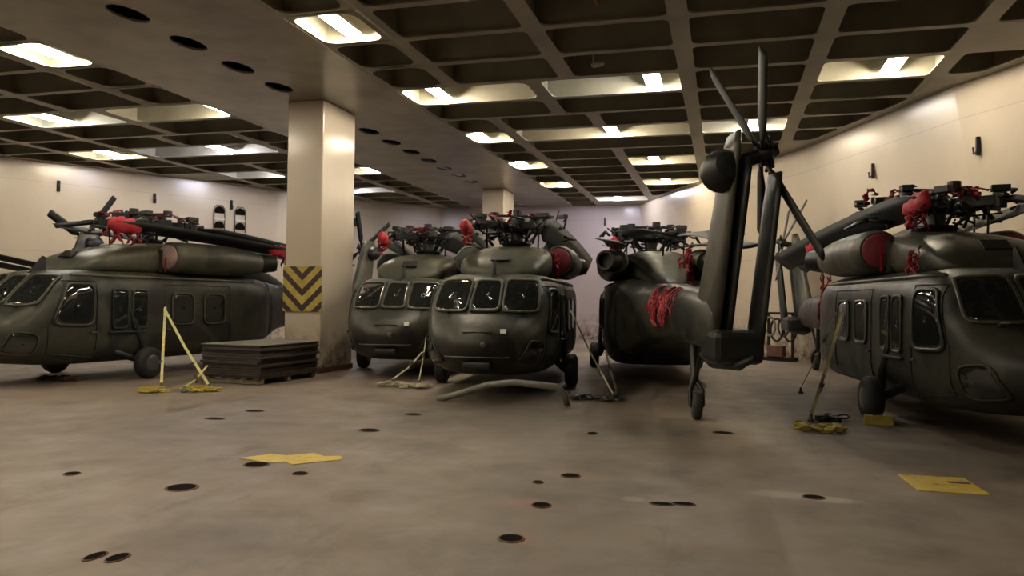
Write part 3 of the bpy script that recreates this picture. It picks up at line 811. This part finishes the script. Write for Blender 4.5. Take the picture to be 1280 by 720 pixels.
# pallet stack
ps=empty('pallet_stack',(-9.38,14.25,0),R(-3),'stack of dark brown dunnage boards on a pale pallet in front of the large pillar','pallet stack')
mb=MB()
for y in (-.9,0,.9): 
    mb.box((0,y,.055),(1.36,.10,.09))
for x in (-.6,-.3,0,.3,.6): mb.box((x,0,.115),(.14,2.0,.022))
mb.build('pallet_base',M['wood'],ps,bevel=.005)
z=.13; rnd=random.Random(3)
while z<.76:
    t=rnd.uniform(.035,.06)
    MB().box((rnd.uniform(-.03,.03),rnd.uniform(-.03,.03),z+t/2),(1.40+rnd.uniform(-.05,.05),2.0+rnd.uniform(-.06,.06),t-.006),rz=R(rnd.uniform(-1,1))).build('dunnage_board',M['plates'],ps,bevel=.004)
    z+=t
tag(MB().box((0,0,z+.012),(1.44,2.04,.02)).build('top_sheet',M['pipe'],ps,bevel=.004),'pale top sheet')

# ------------------------------------------------------------------ lashings
def band(pts,w,t=.006,side=(0,1,0)):
    mb=MB(); P=[Vector(p) for p in pts]; vs=[];fs=[]
    for i,p in enumerate(P):
        d=(P[min(i+1,len(P)-1)]-P[max(i-1,0)]).normalized(); s=Vector(side); s=(s-d*s.dot(d)).normalized(); n=d.cross(s)
        vs+=[p-s*w/2-n*t/2,p+s*w/2-n*t/2,p+s*w/2+n*t/2,p-s*w/2+n*t/2]
    for i in range(len(P)-1):
        a=i*4;b=a+4
        for k in range(4): fs.append((a+k,a+(k+1)%4,b+(k+1)%4,b+k))
    fs+=[(0,1,2,3),tuple(len(P)*4-4+k for k in range(4))]
    return mb.add(vs,fs)
def lashing(top,bot,label,mat='strap',w=.07,ratchet=.72,group=None):
    top=Vector(top);bot=Vector(bot); d=bot-top
    s=d.cross(Vector((0,1,0))).normalized()
    l=empty('lashing_strap',tuple(bot),0,label,'strap',group)
    T=top-bot
    band([T,T*.5+Vector((0,0,-.01)),Vector((0,0,.10))],w*.72,side=tuple(Vector((1,.3,0)))).build('webbing',M[mat],l)
    p=T*(1-ratchet)
    MB().box(tuple(p),(.06,.05,.16),ry=math.atan2(T.x,T.z)).build('ratchet',M['grey'],l,bevel=.012)
    MB().lathe((0,0,.0),(0,0,1),[(0,.05),(.03,.05),(.05,.03),(.12,.02)],12).build('floor_hook',M['grey'],l,True)
    return l
lashing((-11.42,13.75,1.50),(-10.06,12.05,0),'left one of two yellow straps tying down the far left helicopter')
lashing((-11.40,13.70,1.46),(-9.15,12.2,.0),'right one of two yellow straps tying down the far left helicopter, splayed at its foot')
lashing((-9.45,12.55,.42),(-9.32,11.75,0),'short yellow strap tail at the foot of the right-hand strap',w=.05,ratchet=.5)
lashing((-2.95,15.10,1.55),(-1.85,13.45,0),'pale taut strap between the central helicopter and the tail-first one','cream_strap',w=.045)
lashing((-2.25,15.2,.75),(-1.9,14.2,0),'short cream strap behind the pale taut strap','cream_strap',w=.06,ratchet=.4)
lashing((1.93,14.0,1.60),(1.24,12.05,0),'single yellow strap beside the right-hand helicopter')
lashing((1.90,14.5,1.60),(1.45,15.9,0),'thin pale strap running back behind the yellow strap at right','cream_strap',w=.02,ratchet=.3)
lashing((-6.15,15.2,.62),(-6.45,14.35,0),'short cream strap between the two centre helicopters','cream_strap',w=.05,ratchet=.4)
lashing((-5.95,14.9,.95),(-5.85,14.3,0),'thin cream strap at the wheel of the central helicopter','cream_strap',w=.035,ratchet=.4)
def chain(c,n,spread,label,mat='yellow',seed=1):
    rnd=random.Random(seed); mb=MB()
    for i in range(n):
        x=c[0]+rnd.uniform(-1,1)*spread[0]; y=c[1]+rnd.uniform(-1,1)*spread[1]; z=.022+rnd.uniform(0,.05)
        a=rnd.uniform(0,PI); r1=.055; k=12; tilt=rnd.uniform(-.7,.7)
        pts=[]
        for j in range(k+1):
            th=2*PI*j/k; u=math.cos(th)*r1*1.5; v=math.sin(th)*r1
            pts.append((x+u*math.cos(a)-v*math.sin(a)*math.cos(tilt),y+u*math.sin(a)+v*math.cos(a)*math.cos(tilt),max(.016,z+v*math.sin(tilt))))
        mb.tube(pts,.014,6,False)
    for i in range(max(2,n//9)):
        mb.box((c[0]+rnd.uniform(-.8,.8)*spread[0],c[1]+rnd.uniform(-.8,.8)*spread[1],.055),(.34,.07,.07),rz=rnd.uniform(0,3))
    o=mb.build('lashing_chain',M[mat],None,True); tag(o,label,'chain'); return o
chain((-9.85,11.55),14,(.20,.12),'yellow chain and tensioner heaped under the left strap of the far left helicopter',seed=1)
chain((-9.25,11.95),18,(.36,.16),'yellow chain spread round the foot of the right strap, before the pallet stack',seed=2)
chain((1.28,11.25),22,(.28,.20),'yellow chain heap with tensioners at the foot of the right-hand strap',seed=3)
chain((1.55,12.25),14,(.2,.15),'dark chain behind the yellow heap at right','black',seed=4)
chain((-6.05,14.0),24,(.5,.18),'cream chain strewn between the two centre helicopters','cream_strap',seed=5)
chain((-2.1,13.4),26,(.42,.25),'dark chain heap at the foot of the pale taut strap','grey',seed=6)
chain((-12.9,12.6),18,(.5,.15),'brown chain on the floor under the far left helicopter','rust',seed=7)
# chock
ch=empty('wheel_chock',(2.16,12.14,0),0,'yellow chock in front of the wheel of the right-hand helicopter','chock')
v=[(-.19,-.09,0),(.19,-.09,0),(.19,.09,0),(-.19,.09,0),(-.19,-.04,.13),(.19,-.04,.13),(.19,.06,.13),(-.19,.06,.13)]
MB().add(v,[(0,1,2,3),(4,5,6,7),(0,1,5,4),(1,2,6,5),(2,3,7,6),(3,0,4,7)]).build('chock_body',M['yellow'],ch,bevel=.01)
MB().tube([(-.05,-.02,.12),(-.05,.0,.17),(.05,.0,.17),(.05,-.02,.12)],.01,6).build('chock_handle',M['black'],ch)
# arched hose in front of the central helicopter
hs=MB().tube([(-4.70,12.35,.03),(-4.43,12.3,.10),(-4.07,12.25,.22),(-3.73,12.2,.33),(-3.31,12.2,.38),(-2.95,12.2,.36),(-2.62,12.25,.33),(-2.48,12.3,.20),(-2.45,12.35,.03)],.055,12).build('arched_hose',M['pipe'],None,'all')
tag(hs,'thick grey hose arching over the floor under the nose of the central helicopter','hose')

# ------------------------------------------------------------------ wall things
def hook(x,y,z,nx,label):
    o=MB(); o.box((x,y,z),(.07,.08,.38)); o.tube([(x,y,z-.1),(x+nx*.09,y-.05,z-.17),(x+nx*.10,y-.05,z-.03)],.022,8)
    o=o.build('wall_hook',M['black'],None,bevel=.01); tag(o,label,'hook','dark hooks high on the walls')
HK=[]
def onwall(pts,y,z,lean,sgn): return interp(pts,y)+lean*sgn*max(0,(H-z))/H
for y,z,l in ((17.55,5.0,'dark hook high on the right wall nearest the camera'),(20.9,5.1,'second dark hook high on the right wall, left of the nearest one')):
    hook(onwall(WR,y,z,1.0,1)-.05,y,z,-1,l)
for y,z,l in ((21.6,5.55,'leftmost dark hook high on the left wall'),(24.4,5.45,'middle dark hook high on the left wall'),(27.0,5.5,'dark hook on the left wall nearest the pillar'),(32.3,5.3,'dark hook on the left wall just right of the large pillar')):
    hook(onwall(WL,y,z,.3,-1)+.05,y,z,1,l)
hook(-5.45,36.05,5.55,0,'dark hook high on the back wall')
# paired foothold openings on left wall
for y,l in ((26.6,'left one of two dark rounded foothold niches on the left wall'),(27.35,'right one of two dark rounded foothold niches on the left wall')):
    n=empty('foothold_niche',(onwall(WL,y,4.9,.3,-1)+.03,y,4.58),R(-30),l,'wall niche','foothold niches on the left wall')
    for zz in (.62,.02):
        q=MB().lathe((0,0,zz),(1,0,0),[(0,.20),(.04,.20)],20)
        for i,p in enumerate(q.v): q.v[i]=(p[0],p[1]*1.0,p[2] if p[2]>zz-.08 else zz-.08)
        q.build('niche_shade_disc',M['hole'],n)  # solid dark disc, shade of the niche painted as colour
    MB().box((.02,0,.30),(.05,.42,.10)).build('foothold_bar',M['lamp_box'],n,bevel=.01)
    MB().tube([(.03,-.22,-.18),(.03,-.22,.72),(.03,-.12,.86),(.03,.12,.86),(.03,.22,.72),(.03,.22,-.18)],.02,6).build('niche_frame',M['grey'],n,'all')
# equipment against the right wall behind the tail
eq=empty('hose_rack',(1.35,25.2,0),R(-25),'dark rack hung with hoses at the base of the right wall','hose rack')
mb=MB(); mb.box((0,0,.75),(.08,.08,1.5)); mb.box((.75,0,.75),(.08,.08,1.5)); mb.box((.375,0,1.46),(.83,.08,.08)); mb.box((.375,0,.06),(.95,.45,.12))
mb.build('rack_frame',M['black'],eq,bevel=.01)
for k in range(4):
    x=.08+.2*k; r=.16+.03*(k%2); zc=1.05-.1*(k%2)
    MB().tube([(x+.04*math.sin(t*2),-.10+.05*math.cos(t),zc+math.sin(t)*r*1.9) if False else (x+math.cos(t)*r,-.10+.02*k,zc+math.sin(t)*r*1.8) for t in [2*PI*i/20 for i in range(21)]],.035,8,False).build('hose_coil',M[['pipe','black','grey','olive_dark'][k]],eq,'all')
MB().box((.3,-.15,.30),(.5,.3,.34)).build('tool_box',M['rust'],eq,bevel=.02)
# small things in the deckhead
tag(MB().box((-2.0,12.0,6.6),(.05,.5,.22)).build('orange_placard',simple('orange_placard_paint',(.35,.16,.03),.5)),'small orange placard hanging in the ceiling cell at the top centre','placard')
o=MB().lathe((-2.55,14.9,6.38),(.6,.3,.15),[(0,.03),(.05,.06),(.2,.05),(.26,.02)],12); o.box((-2.52,14.9,6.75),(.03,.03,.75))
tag(o.build('white_nozzle',M['white'],None,True),'small white nozzle hanging in a dark ceiling cell at centre','nozzle')

# ------------------------------------------------------------------ world, camera
w=D.worlds.new('world'); scn.world=w; w.use_nodes=True
w.node_tree.nodes['Background'].inputs[0].default_value=(.5,.45,.4,1); w.node_tree.nodes['Background'].inputs[1].default_value=0
cam=D.cameras.new('camera'); co=D.objects.new('camera',cam); COL.objects.link(co); scn.camera=co
co.matrix_world=Matrix(((0.963876,-0.007749,0.266239,0.0000),(0.266031,-0.021082,-0.963734,0.0000),(0.013081,0.999748,-0.018259,1.7000),(0,0,0,1)))
cam.sensor_width=36; cam.lens=27; cam.clip_end=200
vs=scn.view_settings; vs.view_transform='Standard'; vs.look='None'; vs.gamma=1; vs.use_curve_mapping=False; vs.exposure=.62
